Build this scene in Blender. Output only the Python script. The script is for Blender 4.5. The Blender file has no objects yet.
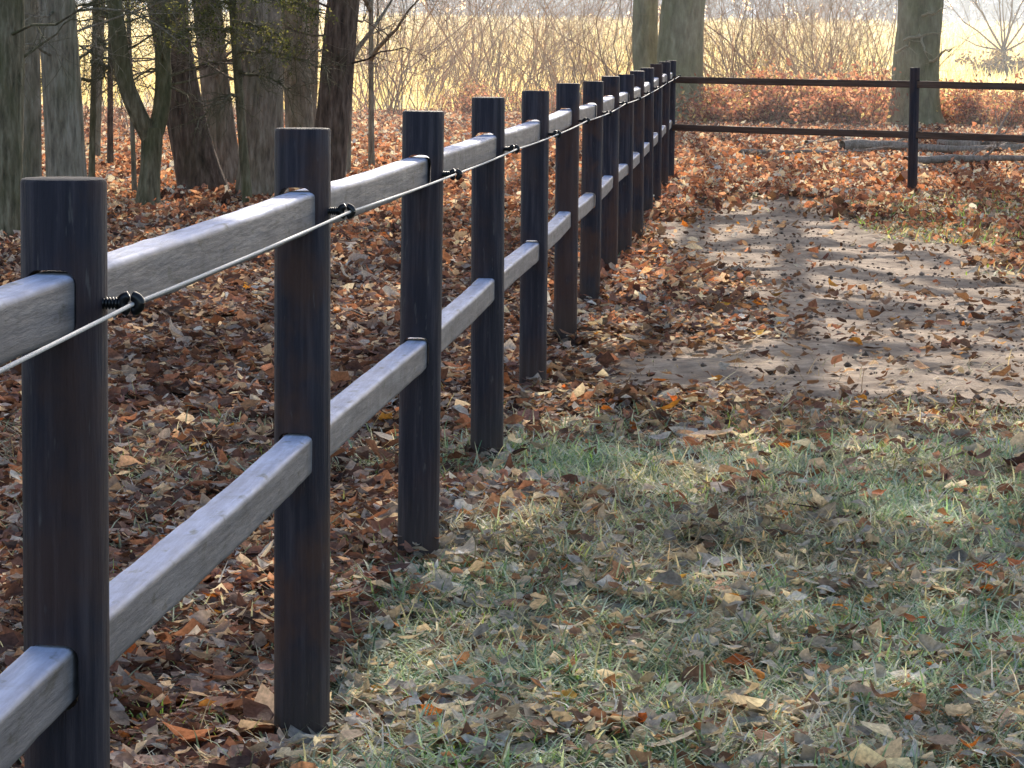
import bpy, math, random
import numpy as np
from mathutils import noise as mnoise, Vector

# ------------------------------------------------------------------ basics
FPX = 3510.0                       # focal length in pixels of a 1024 wide frame
CAMZ = 1.358
PITCH = math.atan((384 - 49) / FPX)
ROLL = math.radians(0.7)
SUN_EL = 29.0
SUN_AZ = 4.1                       # degrees to the right of straight ahead
scene = bpy.context.scene
COL = scene.collection
rnd = random.Random(7); A_ = np.array
rng = np.random.default_rng(11)

def ray(x, y):
    a = (x - 512) / FPX; b = -(y - 384) / FPX
    c, s = math.cos(ROLL), math.sin(ROLL); a, b = c * a - s * b, s * a + c * b
    cp, sp = math.cos(PITCH), math.sin(PITCH)
    return np.array([a, cp + b * sp, -sp + b * cp])

# value noise, vectorised (numpy)
_perm = np.random.default_rng(3).random((256, 256))
def vnoise(x, y, scale=1.0, seed=0):
    x = np.asarray(x, float) / scale + seed * 17.3; y = np.asarray(y, float) / scale + seed * 9.1
    xi = np.floor(x).astype(int); yi = np.floor(y).astype(int); fx = x - xi; fy = y - yi
    fx = fx * fx * (3 - 2 * fx); fy = fy * fy * (3 - 2 * fy)
    g = lambda i, j: _perm[(xi + i) % 256, (yi + j) % 256]
    return (g(0, 0) * (1 - fx) + g(1, 0) * fx) * (1 - fy) + (g(0, 1) * (1 - fx) + g(1, 1) * fx) * fy
def fbm(x, y, scale, seed=0):
    return (vnoise(x, y, scale, seed) * .55 + vnoise(x, y, scale * .45, seed + 1) * .3 + vnoise(x, y, scale * .2, seed + 2) * .15)

def sstep(a, b, x):
    t = np.clip((np.asarray(x, float) - a) / (b - a), 0, 1); return t * t * (3 - 2 * t)

def terrain(x, y):
    x = np.asarray(x, float); y = np.asarray(y, float)
    z = .06 * sstep(22, 36, y)
    z = z - .035 + (fbm(x, y, 1.3, 5) - .5) * .045 * (1 - .6 * sstep(60, 90, y))
    z = z + (fbm(x, y, .22, 15) - .5) * .05 * (1 - sstep(13, 17, y))
    z = z + (fbm(x, y, 6, 8) - .5) * .08 * sstep(18, 50, y)
    z = z + .0195 * np.maximum(y - 68, 0) * sstep(66, 80, y) * (1 - sstep(205, 420, y) * .5)
    z = z + (fbm(x, y, .45, 17) - .5) * .075 * sstep(11, 15, y) * (1 - sstep(32, 40, y))
    z = z + .10 * np.exp(-((y - 60) / 9.) ** 2) * sstep(-6, 4, x)
    return z

def ground_at(px, py):
    d = ray(px, py); t = 5.0
    for _ in range(4000):
        p = d * t
        if CAMZ + p[2] <= terrain(p[0], p[1]): break
        t += .03 if t < 90 else .1
    return float(p[0]), float(p[1])

# ------------------------------------------------------------------ mesh helpers
class MB:
    """collects vertices and faces and links them as ONE mesh object"""
    def __init__(self): self.v = []; self.f = {}; self.n = 0; self.c = []
    def add(self, verts, faces, col=None):
        verts = np.asarray(verts, float).reshape(-1, 3)
        faces = np.asarray(faces, np.int64)
        self.f.setdefault(faces.shape[-1], []).append(faces.reshape(-1, faces.shape[-1]) + self.n)
        self.v.append(verts); self.n += len(verts)
        if col is not None: self.c.append(np.asarray(col, float).reshape(-1, 3))
    def build(self, name, mat, parent=None, smooth=True):
        v = np.concatenate(self.v); me = bpy.data.meshes.new(name)
        me.vertices.add(len(v)); me.vertices.foreach_set('co', v.ravel().astype(np.float32))
        loops = []; tot = []
        for k, fl in self.f.items():
            a = np.concatenate(fl); loops.append(a.ravel()); tot.append(np.full(len(a), k))
        loops = np.concatenate(loops); tot = np.concatenate(tot)
        start = np.concatenate([[0], np.cumsum(tot)[:-1]])
        me.loops.add(len(loops)); me.loops.foreach_set('vertex_index', loops.astype(np.int32))
        me.polygons.add(len(tot)); me.polygons.foreach_set('loop_start', start.astype(np.int32))
        me.polygons.foreach_set('loop_total', tot.astype(np.int32))
        me.polygons.foreach_set('use_smooth', np.full(len(tot), smooth))
        if self.c:
            c = np.concatenate(self.c)
            if len(c) == len(v):
                at = me.color_attributes.new('col', 'FLOAT_COLOR', 'POINT')
                at.data.foreach_set('color', np.concatenate([c, np.ones((len(c), 1))], 1).ravel().astype(np.float32))
        me.update(calc_edges=True); me.validate()
        me.materials.append(mat)
        o = bpy.data.objects.new(name, me); COL.objects.link(o)
        if parent is not None: o.parent = parent
        return o

def tube(mb, pts, radii, sides=6, lump=0.0, seed=0, col=None):
    pts = np.asarray(pts, float); radii = np.asarray(radii, float); n = len(pts)
    tan = np.gradient(pts, axis=0); tan /= np.linalg.norm(tan, axis=1)[:, None] + 1e-9
    up = np.array([1., 0, 0]) if abs(tan[0][0]) < .8 else np.array([0, 0, 1.])
    u = np.cross(tan, up); u /= np.linalg.norm(u, axis=1)[:, None] + 1e-9
    w = np.cross(tan, u)
    a = np.linspace(0, 2 * math.pi, sides, endpoint=False)
    rr = radii[:, None] * np.ones((1, sides))
    if lump:
        s = np.arange(n)[:, None] * .35
        rr = rr * (1 + lump * (np.sin(a * 2 + seed + s * .5) * .45 + np.sin(a * 3 + seed * 2.1 - s * .3) * .35 + np.sin(a * 5 + seed * 3.3 + s) * .25
                   + .16 * np.sin(a * 11 + seed + 1.3 * np.sin(s * 1.1)) + .12 * np.sin(a * 17 + s * .8) + rng.normal(0, .16, (n, sides))))
    v = pts[:, None, :] + rr[:, :, None] * (np.cos(a)[None, :, None] * u[:, None, :] + np.sin(a)[None, :, None] * w[:, None, :])
    i = np.arange(n - 1)[:, None] * sides; j = np.arange(sides)[None, :]; j2 = (j + 1) % sides
    f = np.stack([i + j, i + j2, i + sides + j2, i + sides + j], -1).reshape(-1, 4)
    mb.add(v.reshape(-1, 3), f, None if col is None else np.tile(col, (n * sides, 1)))

def tag(o, label=None, cat=None, group=None, kind=None):
    if label: o['label'] = label
    if cat: o['category'] = cat
    if group: o['group'] = group
    if kind: o['kind'] = kind
    return o
def empty(name, loc):
    o = bpy.data.objects.new(name, None); COL.objects.link(o); o.location = loc; o.empty_display_size = .2; return o
def copy_tree(o, parent=None):
    c = o.copy(); COL.objects.link(c); c.parent = parent
    for ch in [k for k in bpy.data.objects if k.parent == o]: copy_tree(ch, c)
    return c

# ------------------------------------------------------------------ materials
def new_mat(name):
    m = bpy.data.materials.new(name); m.use_nodes = True
    nt = m.node_tree; nt.nodes.clear(); return m, nt
class N:
    def __init__(self, nt): self.nt = nt
    def __call__(self, typ, **kw):
        n = self.nt.nodes.new(typ)
        for k, v in kw.items():
            if k in n.inputs.keys() if isinstance(k, str) else False:
                pass
            setattr(n, k, v)
        return n
    def l(self, a, b): self.nt.links.new(a, b)
def setin(n, **kw):
    for k, v in kw.items(): n.inputs[k.replace('_', ' ')].default_value = v
def ramp(nt, fac, stops):
    r = nt.nodes.new('ShaderNodeValToRGB'); el = r.color_ramp.elements
    while len(el) < len(stops): el.new(.5)
    for e, (p, c) in zip(el, stops): e.position = p; e.color = (*c, 1)
    nt.links.new(fac, r.inputs[0]); return r.outputs[0]
def coords(nt, scale, loc_random=True):
    tc = nt.nodes.new('ShaderNodeTexCoord'); mp = nt.nodes.new('ShaderNodeMapping')
    mp.inputs['Scale'].default_value = scale; nt.links.new(tc.outputs['Object'], mp.inputs[0])
    if loc_random:
        oi = nt.nodes.new('ShaderNodeObjectInfo'); m = nt.nodes.new('ShaderNodeMath'); m.operation = 'MULTIPLY'; m.inputs[1].default_value = 37.0
        nt.links.new(oi.outputs['Random'], m.inputs[0]); nt.links.new(m.outputs[0], mp.inputs['Location'])
    return mp.outputs[0]
def noise_tex(nt, vec, scale, detail=5, rough=.6):
    n = nt.nodes.new('ShaderNodeTexNoise'); n.inputs['Scale'].default_value = scale
    n.inputs['Detail'].default_value = detail; n.inputs['Roughness'].default_value = rough
    nt.links.new(vec, n.inputs['Vector']); return n.outputs['Fac']
def mixc(nt, fac, a, b, blend='MIX'):
    m = nt.nodes.new('ShaderNodeMix'); m.data_type = 'RGBA'; m.blend_type = blend
    for s, v in ((m.inputs[0], fac), (m.inputs[6], a), (m.inputs[7], b)):
        if isinstance(v, bpy.types.NodeSocket): nt.links.new(v, s)
        elif isinstance(v, (int, float)): s.default_value = v
        else: s.default_value = (*v, 1)
    return m.outputs[2]
def bump(nt, h, strength, dist):
    b = nt.nodes.new('ShaderNodeBump'); b.inputs['Strength'].default_value = strength; b.inputs['Distance'].default_value = dist
    nt.links.new(h, b.inputs['Height']); return b.outputs[0]
def finish(nt, shader):
    o = nt.nodes.new('ShaderNodeOutputMaterial'); nt.links.new(shader, o.inputs[0])
def principled(nt, col, rough=.8, normal=None, spec=.3):
    p = nt.nodes.new('ShaderNodeBsdfPrincipled')
    if isinstance(col, bpy.types.NodeSocket): nt.links.new(col, p.inputs['Base Color'])
    else: p.inputs['Base Color'].default_value = (*col, 1)
    if isinstance(rough, bpy.types.NodeSocket): nt.links.new(rough, p.inputs['Roughness'])
    else: p.inputs['Roughness'].default_value = rough
    p.inputs['Specular IOR Level'].default_value = spec
    if normal: nt.links.new(normal, p.inputs['Normal'])
    return p.outputs[0]

def bark_mat(name, dark, mid, light, moss, moss_amt=.5, vscale=(9, 9, 1.6)):
    m, nt = new_mat(name)
    v = coords(nt, vscale); n1 = noise_tex(nt, v, 3.0, 7, .65)
    v2 = coords(nt, (1.3, 1.3, .6)); n2 = noise_tex(nt, v2, 2.4, 4, .6)
    c = ramp(nt, n1, [(.30, dark), (.5, mid), (.68, light)])
    mm = ramp(nt, n2, [(.62 - moss_amt * .4, (0, 0, 0)), (.80 - moss_amt * .35, (1, 1, 1))])
    mo = mixc(nt, .55, moss, c, 'MIX')
    c = mixc(nt, mm, c, mo)
    nrm = bump(nt, n1, 1.0, .06)
    finish(nt, principled(nt, c, .85, nrm, .25)); return m

def attr_leaf_mat(name, trans=.42, rough=.75, spec=.14, boost=1.0):
    m, nt = new_mat(name)
    a = nt.nodes.new('ShaderNodeAttribute'); a.attribute_name = 'col'
    v = coords(nt, (1, 1, 1), False); n = noise_tex(nt, v, 90, 3, .6)
    c = mixc(nt, 1.0, a.outputs['Color'], ramp(nt, n, [(.3, (.6, .58, .55)), (.7, (1.15, 1.12, 1.1))]), 'MULTIPLY')
    p = principled(nt, c, rough, bump(nt, n, .5, .004), spec)
    t = nt.nodes.new('ShaderNodeBsdfTranslucent')
    c2 = mixc(nt, 1.0, c, (1.25 * boost, 1.1 * boost, .8 * boost), 'MULTIPLY')
    nt.links.new(c2, t.inputs[0])
    mx = nt.nodes.new('ShaderNodeMixShader'); mx.inputs[0].default_value = trans
    nt.links.new(p, mx.inputs[1]); nt.links.new(t.outputs[0], mx.inputs[2]); finish(nt, mx.outputs[0]); return m

M_leaf = attr_leaf_mat('fallen_leaf')
M_grass = attr_leaf_mat('grass_blade', .4, .65, .18)
M_straw = attr_leaf_mat('field_straw', .75, .7, .1, 1.1)
M_foliage = attr_leaf_mat('bush_foliage', .5, .6, .2, 1.2)
M_twig = attr_leaf_mat('pale_twig', .35, .7, .3)

M_bark_oak = bark_mat('bark_brown', (.14, .10, .075), (.38, .285, .205), (.58, .46, .35), (.13, .13, .05), .35)
M_bark_grey = bark_mat('bark_grey', (.16, .13, .10), (.42, .345, .25), (.62, .53, .41), (.17, .17, .075), .4)
M_bark_dark = bark_mat('bark_dark', (.06, .042, .033), (.19, .13, .095), (.34, .25, .19), (.05, .055, .02), .25)
M_bark_beech = bark_mat('bark_beech', (.17, .145, .085), (.34, .30, .185), (.50, .455, .30), (.22, .22, .08), .55, (3, 3, .9))
M_bark_pale = bark_mat('bark_pale', (.34, .28, .21), (.48, .40, .31), (.62, .53, .42), (.3, .27, .15), .2)
M_bark_moss = bark_mat('bark_mossy', (.08, .07, .042), (.26, .21, .13), (.46, .39, .26), (.12, .14, .045), .6)

def post_mat():
    m, nt = new_mat('dark_stained_post')
    v = coords(nt, (26, 26, 1.2)); n1 = noise_tex(nt, v, 2.0, 6, .65)
    v2 = coords(nt, (3, 3, 2.2)); n2 = noise_tex(nt, v2, 2.0, 4, .6)
    c = ramp(nt, n1, [(.30, (.018, .015, .020)), (.5, (.045, .034, .038)), (.70, (.115, .085, .078))])
    oi = nt.nodes.new('ShaderNodeObjectInfo'); mu = nt.nodes.new('ShaderNodeMapRange'); mu.inputs[3].default_value = .35; mu.inputs[4].default_value = 1.0; nt.links.new(oi.outputs['Random'], mu.inputs[0])
    c = mixc(nt, 1.0, c, (.80, .88, 1.1), 'MULTIPLY')
    ru = nt.nodes.new('ShaderNodeMath'); ru.operation = 'MULTIPLY'; nt.links.new(mu.outputs[0], ru.inputs[0]); nt.links.new(ramp(nt, n2, [(.44, (0, 0, 0)), (.60, (1, 1, 1))]), ru.inputs[1])
    c = mixc(nt, ru.outputs[0], c, mixc(nt, .3, (.115, .055, .034), c)); n5 = noise_tex(nt, coords(nt, (60, 60, 9)), 1.5, 3, .6); c = mixc(nt, ramp(nt, n5, [(.66, (0, 0, 0)), (.74, (.5, .5, .5))]), c, (.16, .14, .13))
    tc = nt.nodes.new('ShaderNodeTexCoord'); sx = nt.nodes.new('ShaderNodeSeparateXYZ'); nt.links.new(tc.outputs['Object'], sx.inputs[0])
    # earth splashes near the ground
    mud = nt.nodes.new('ShaderNodeMapRange'); mud.inputs[1].default_value = .22; mud.inputs[2].default_value = 0.0; mud.inputs[4].default_value = .45
    nt.links.new(sx.outputs[2], mud.inputs[0])
    c = mixc(nt, mud.outputs[0], c, (.10, .075, .055))
    # grey weathered end grain on top
    geo = nt.nodes.new('ShaderNodeNewGeometry'); s2 = nt.nodes.new('ShaderNodeSeparateXYZ'); nt.links.new(geo.outputs['True Normal'], s2.inputs[0])
    top = nt.nodes.new('ShaderNodeMapRange'); top.inputs[1].default_value = .8; top.inputs[2].default_value = .95; nt.links.new(s2.outputs[2], top.inputs[0])
    c = mixc(nt, top.outputs[0], c, (.20, .16, .13))
    r = nt.nodes.new('ShaderNodeMapRange'); r.inputs[3].default_value = .5; r.inputs[4].default_value = .8; nt.links.new(n2, r.inputs[0])
    finish(nt, principled(nt, c, r.outputs[0], bump(nt, n1, 1.0, .010), .3)); return m
M_post = post_mat()
def rail_mat(name, a, b, d, rough=.42, spec=.5, top=None):
    m, nt = new_mat(name)
    v = coords(nt, (22, 1.8, 22)); n1 = noise_tex(nt, v, 2.0, 7, .65)
    v2 = coords(nt, (4, 4, 4)); n2 = noise_tex(nt, v2, 3.2, 6, .7)
    v3 = coords(nt, (16, 5, 16)); n3 = noise_tex(nt, v3, 2.0, 3, .6)
    c = ramp(nt, n1, [(.28, a), (.5, b), (.75, d)])
    c = mixc(nt, ramp(nt, n2, [(.50, (0, 0, 0)), (.70, (.5, .5, .5))]), c, (.13, .115, .11))
    c = mixc(nt, ramp(nt, n3, [(.60, (0, 0, 0)), (.72, (.85, .85, .85))]), c, (.075, .07, .06))
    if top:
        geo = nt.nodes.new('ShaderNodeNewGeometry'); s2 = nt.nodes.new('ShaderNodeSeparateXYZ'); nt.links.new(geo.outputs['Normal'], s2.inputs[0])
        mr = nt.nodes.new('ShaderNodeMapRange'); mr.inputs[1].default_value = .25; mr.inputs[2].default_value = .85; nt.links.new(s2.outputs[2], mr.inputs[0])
        c = mixc(nt, mr.outputs[0], c, mixc(nt, 1.0, c, top, 'MULTIPLY'))  # sky light painted into the colour: upward faces lighter and bluer
    r = nt.nodes.new('ShaderNodeMapRange'); r.inputs[3].default_value = rough - .1; r.inputs[4].default_value = rough + .25; nt.links.new(n2, r.inputs[0])
    finish(nt, principled(nt, c, r.outputs[0], bump(nt, n1, .9, .004), spec)); return m
M_rail = rail_mat('weathered_grey_rail_sky_tinted', (.115, .110, .125), (.175, .168, .185), (.26, .25, .265), .5, .35, (2.7, 3.05, 3.7))
M_rail_dark = rail_mat('dark_stained_rail', (.07, .040, .028), (.14, .085, .062), (.22, .145, .11), .65, .25)
def plain(name, col, rough=.5, spec=.5, nscale=40, amt=.25):
    m, nt = new_mat(name); v = coords(nt, (1, 1, 1)); n = noise_tex(nt, v, nscale, 3, .6)
    c = mixc(nt, 1.0, col, ramp(nt, n, [(.3, (1 - amt,) * 3), (.7, (1 + amt,) * 3)]), 'MULTIPLY')
    finish(nt, principled(nt, c, rough, bump(nt, n, .3, .002), spec)); return m
M_plastic = plain('black_plastic', (.006, .006, .008), .28, .5)
M_rope = plain('white_rope', (.62, .60, .58), .6, .3, 400, .3)
M_wood_log = bark_mat('fallen_branch_bark', (.32, .23, .175), (.56, .43, .34), (.76, .62, .51), (.12, .12, .06), .25, (14, 14, 3))

# ------------------------------------------------------------------ where things are (masks on the ground)
PATH = [ground_at(*p) for p in [(668, 222), (700, 204), (800, 198), (880, 218), (960, 248), (1060, 276), (1260, 300), (1260, 440), (1060, 424), (930, 412), (800, 416), (690, 412), (600, 412), (545, 390), (590, 352), (668, 326), (676, 285), (664, 250)]]
def poly_dist(x, y, poly):
    """signed distance (positive inside), y squeezed so that the soft edge is even along and across the path"""
    x = np.asarray(x, float); y = np.asarray(y, float); k = .35
    inside = np.zeros(x.shape, bool); dmin = np.full(x.shape, 1e9)
    n = len(poly)
    for i in range(n):
        x1, y1 = poly[i]; x2, y2 = poly[(i + 1) % n]
        cond = ((y1 > y) != (y2 > y)) & (x < (x2 - x1) * (y - y1) / (y2 - y1 + 1e-12) + x1)
        inside ^= cond
        ax, ay, bx, by = x1, y1 * k, x2, y2 * k; px, py = x, y * k
        t = np.clip(((px - ax) * (bx - ax) + (py - ay) * (by - ay)) / ((bx - ax) ** 2 + (by - ay) ** 2 + 1e-12), 0, 1)
        dmin = np.minimum(dmin, np.hypot(px - ax - t * (bx - ax), py - ay - t * (by - ay)))
    return np.where(inside, dmin, -dmin)
def path_mask(x, y):
    d = poly_dist(x, y, PATH) + (fbm(x, y, 1.6, 21) - .5) * 1.1 + (vnoise(x, y, .25, 24) - .5) * .35 + (vnoise(x, y, .6, 26) - .5) * .4
    return sstep(-.42, .50, d)
FDX, FDY = .16477, 2.4015          # one bay of the long fence
FX0, FY0 = -.5755, 4.50549
def fence_x(y): return FX0 + (np.asarray(y, float) - FY0) * FDX / FDY
def grass_mask(x, y):
    x = np.asarray(x, float); y = np.asarray(y, float)
    right = sstep(-.25, .35, x - fence_x(y) + .1)
    near = 1 - sstep(11.0, 14.0, y)
    g = near * (right * .95 + .2) * sstep(.26, .56, fbm(x, y, .9, 31) + .12 * right)
    far = sstep(21, 24, y) * (1 - sstep(31, 34, y)) * sstep(1.9, 3.0, x) * .95 * sstep(.30, .5, fbm(x, y, 1.6, 34))
    return np.clip(g + far, 0, 1)

# ------------------------------------------------------------------ the ground sheet
def build_ground():
    ys = np.concatenate([np.linspace(-30, 4, 18), np.linspace(4, 16, 260)[1:], np.linspace(16, 45, 460)[1:], np.linspace(45, 110, 120)[1:], np.linspace(110, 320, 60)[1:], np.geomspace(320, 2500, 20)[1:]])
    us = np.concatenate([np.linspace(-1, -.08, 40) , np.linspace(-.08, .08, 170)[1:], np.linspace(.08, 1, 40)[1:]])
    us = np.sign(us) * np.where(abs(us) < .08, abs(us) * .8, .064 + (abs(us) - .08) ** 1.6 * 3.5)
    Y, U = np.meshgrid(ys, us, indexing='ij')
    X = U * (np.maximum(Y, 4) * 2.6 + 6)
    Z = terrain(X, Y)
    nr, nc = Y.shape
    pm = path_mask(X, Y); gm = grass_mask(X, Y); fm = sstep(64, 74, Y)
    Z = Z - .02 * pm
    mb = MB()
    i = np.arange(nr - 1)[:, None] * nc; j = np.arange(nc - 1)[None, :]
    f = np.stack([i + j, i + j + 1, i + nc + j + 1, i + nc + j], -1).reshape(-1, 4)
    mb.add(np.stack([X, Y, Z], -1).reshape(-1, 3), f, np.stack([pm, gm, fm], -1).reshape(-1, 3))
    m, nt = new_mat('woodland_soil')
    tc = nt.nodes.new('ShaderNodeTexCoord'); v = tc.outputs['Object']
    at = nt.nodes.new('ShaderNodeAttribute'); at.attribute_name = 'col'
    sp = nt.nodes.new('ShaderNodeSeparateColor'); nt.links.new(at.outputs['Color'], sp.inputs[0])
    n1 = noise_tex(nt, v, 14, 8, .7); n2 = noise_tex(nt, v, 2.2, 5, .6); n3 = noise_tex(nt, v, 60, 4, .7)
    soil = ramp(nt, n1, [(.3, (.02, .013, .01)), (.5, (.055, .035, .024)), (.7, (.13, .085, .06))])
    dirt = ramp(nt, n1, [(.25, (.24, .17, .12)), (.5, (.50, .38, .28)), (.75, (.76, .60, .46))])
    dirt = mixc(nt, ramp(nt, n2, [(.42, (0, 0, 0)), (.62, (.75, .75, .75))]), dirt, (.25, .185, .14)); n4 = noise_tex(nt, v, 7, 3, .5); dirt = mixc(nt, ramp(nt, n4, [(.55, (0, 0, 0)), (.68, (.7, .7, .7))]), dirt, (.15, .11, .085))
    grass = ramp(nt, n1, [(.3, (.03, .035, .02)), (.55, (.08, .085, .05)), (.75, (.18, .17, .11))])
    field = ramp(nt, n1, [(.3, (.55, .45, .26)), (.7, (.8, .7, .46))])
    c = mixc(nt, sp.outputs[1], soil, grass); c = mixc(nt, sp.outputs[0], c, dirt); c = mixc(nt, sp.outputs[2], c, field)
    h = nt.nodes.new('ShaderNodeMath'); h.operation = 'ADD'; nt.links.new(n1, h.inputs[0]); nt.links.new(n3, h.inputs[1])
    finish(nt, principled(nt, c, .9, bump(nt, h.outputs[0], .7, .02), .12))
    tag(mb.build('ground', m), 'bare dirt, leaf covered soil and rising field', None, None, 'structure')
build_ground()

# ------------------------------------------------------------------ fallen leaves
PAL = {
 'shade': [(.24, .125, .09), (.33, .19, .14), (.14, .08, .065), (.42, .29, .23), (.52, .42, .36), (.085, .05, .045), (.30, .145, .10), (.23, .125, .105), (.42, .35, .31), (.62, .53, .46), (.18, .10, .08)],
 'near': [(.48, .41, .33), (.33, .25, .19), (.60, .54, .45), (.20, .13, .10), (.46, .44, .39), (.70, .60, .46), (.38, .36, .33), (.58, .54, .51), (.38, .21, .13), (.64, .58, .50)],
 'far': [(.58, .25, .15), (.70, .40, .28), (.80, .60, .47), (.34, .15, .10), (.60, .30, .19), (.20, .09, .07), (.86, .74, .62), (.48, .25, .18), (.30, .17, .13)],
 'dirt': [(.30, .21, .15), (.20, .12, .08), (.40, .28, .2), (.12, .07, .05)],
 'pop': [(.58, .20, .045), (.60, .30, .07), (.46, .13, .04)]}
PAL = {k: np.array(v) for k, v in PAL.items()}
def leaf_batch(mb, x, y, size, fine=False, lift=.025):
    n = len(x)
    z = terrain(x, y) - .02 * path_mask(x, y)
    left = x < fence_x(y)
    kind = rng.random(n)
    cf = sstep(17, 29, y) * .95
    pk = lambda key: PAL[key][rng.integers(0, len(PAL[key]), n)]
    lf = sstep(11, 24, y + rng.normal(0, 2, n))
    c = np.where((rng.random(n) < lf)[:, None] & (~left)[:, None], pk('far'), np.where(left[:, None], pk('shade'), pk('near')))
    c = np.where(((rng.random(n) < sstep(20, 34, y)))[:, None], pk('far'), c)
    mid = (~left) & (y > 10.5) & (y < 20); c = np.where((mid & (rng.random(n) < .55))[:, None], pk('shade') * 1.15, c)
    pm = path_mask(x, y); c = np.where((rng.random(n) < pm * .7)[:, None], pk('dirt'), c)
    c = np.where((rng.random(n) < np.where(left, .008, .02))[:, None], pk('pop'), c)
    # clumps of brighter and darker leaves
    c = c * 1.15 * (.40 + 1.2 * fbm(x, y, .5, 41))[:, None] * rng.uniform(.5, 1.5, n)[:, None]
    s = size * np.exp(rng.normal(-.14, 1, n) * (.40 if size < .055 else .30)); w = s * rng.uniform(.26, .42, n)
    yaw = rng.uniform(0, 2 * math.pi, n); tl = .26 + .3 * sstep(15, 32, y); pitch = rng.normal(0, 1, n) * tl; roll = rng.normal(0, 1, n) * tl * 1.3
    curl = rng.normal(.15, .35, n); fold = rng.uniform(-.1, .6, n)
    st = A_([-.5, -.27, .0, .27, .5]) if fine else A_([-.5, -.12, .25, .5]); wd = (.72, 1.0, .72) if fine else (1.0, .8)
    m = len(st) - 2; nv = 2 + 3 * m
    L = st[None, :] * s[:, None]; zc = curl[:, None] * s[:, None] * (st ** 2)[None, :] * 2
    P = np.zeros((n, nv, 3))
    P[:, 0] = np.stack([L[:, 0], 0 * s, zc[:, 0]], 1); P[:, nv - 1] = np.stack([L[:, -1], 0 * s, zc[:, -1]], 1)
    side_bend = rng.normal(0, .12, n)
    for k in range(m):
        for q_, sgn in enumerate((1, 0, -1)):
            wk = w * wd[k] * abs(sgn) * rng.uniform(.5, 1.3, n)
            fd = fold * rng.uniform(.4, 1.5, n)
            P[:, 1 + 3 * k + q_] = np.stack([L[:, k + 1] + abs(sgn) * rng.normal(0, .05, n) * s, sgn * wk * np.cos(fd) + side_bend * s * (st[k + 1] ** 2) * 4, zc[:, k + 1] + abs(sgn) * wk * np.sin(fd)], 1)
    cr, sr = np.cos(roll), np.sin(roll); yy = P[:, :, 1] * cr[:, None] - P[:, :, 2] * sr[:, None]; zz = P[:, :, 1] * sr[:, None] + P[:, :, 2] * cr[:, None]
    cp, sp = np.cos(pitch), np.sin(pitch); xx = P[:, :, 0] * cp[:, None] + zz * sp[:, None]; zz = -P[:, :, 0] * sp[:, None] + zz * cp[:, None]
    ca, sa = np.cos(yaw), np.sin(yaw); X = xx * ca[:, None] - yy * sa[:, None]; Y = xx * sa[:, None] + yy * ca[:, None]
    zoff = np.abs(rng.normal(0, lift, n)) + .006
    V = np.stack([X + x[:, None], Y + y[:, None], zz + (z + zoff)[:, None]], -1)
    base = np.arange(n)[:, None, None] * nv
    quads = []
    for k in range(m - 1):
        a = 1 + 3 * k; quads += [[a, a + 1, a + 4, a + 3], [a + 1, a + 2, a + 5, a + 4]]
    e_ = 1 + 3 * (m - 1)
    q = (A_([quads]) + base).reshape(-1, 4)
    t = (A_([[[0, 2, 1], [0, 3, 2], [e_, e_ + 1, nv - 1], [e_ + 1, e_ + 2, nv - 1]]]) + base).reshape(-1, 3)
    cc = np.repeat(c, nv, 0).reshape(n, nv, 3) * rng.uniform(.78, 1.2, (n, nv, 1))
    n0 = mb.n
    mb.v.append(V.reshape(-1, 3)); mb.c.append(np.clip(cc, 0, .88).reshape(-1, 3)); mb.n += n * nv
    mb.f.setdefault(4, []).append(q + n0); mb.f.setdefault(3, []).append(t + n0)

def scatter(n, y0, y1, margin=1.25, power=1.0):
    """points spread evenly over the wedge of ground in front of the camera"""
    u = rng.random(n); y = np.sqrt(y0 * y0 + u * (y1 * y1 - y0 * y0)) if power == 1 else y0 + u * (y1 - y0)
    x = rng.uniform(-1, 1, n) * (.146 * y * margin + .25)
    return x, y
def keep_leaf(x, y):
    pm = path_mask(x, y); gm = grass_mask(x, y)
    clump = fbm(x, y, .7, 51)
    p = (1 - .955 * pm) * (1 - .72 * gm)
    p = p * np.clip(-.25 + 2.0 * clump, 0, 1)
    return rng.random(len(x)) < p
mb = MB()
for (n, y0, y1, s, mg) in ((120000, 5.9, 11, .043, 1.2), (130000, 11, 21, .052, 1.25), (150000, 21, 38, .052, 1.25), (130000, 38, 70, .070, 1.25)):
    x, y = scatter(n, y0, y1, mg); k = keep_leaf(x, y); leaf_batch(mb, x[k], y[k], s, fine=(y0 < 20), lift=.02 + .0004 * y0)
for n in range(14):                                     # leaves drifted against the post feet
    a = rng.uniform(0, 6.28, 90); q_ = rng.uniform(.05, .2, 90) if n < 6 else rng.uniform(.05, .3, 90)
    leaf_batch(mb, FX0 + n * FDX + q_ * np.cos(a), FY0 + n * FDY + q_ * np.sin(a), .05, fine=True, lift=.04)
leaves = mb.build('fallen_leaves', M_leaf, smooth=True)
tag(leaves, 'brown and orange fallen leaves covering the woodland floor', 'fallen leaves', None, 'stuff')

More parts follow.
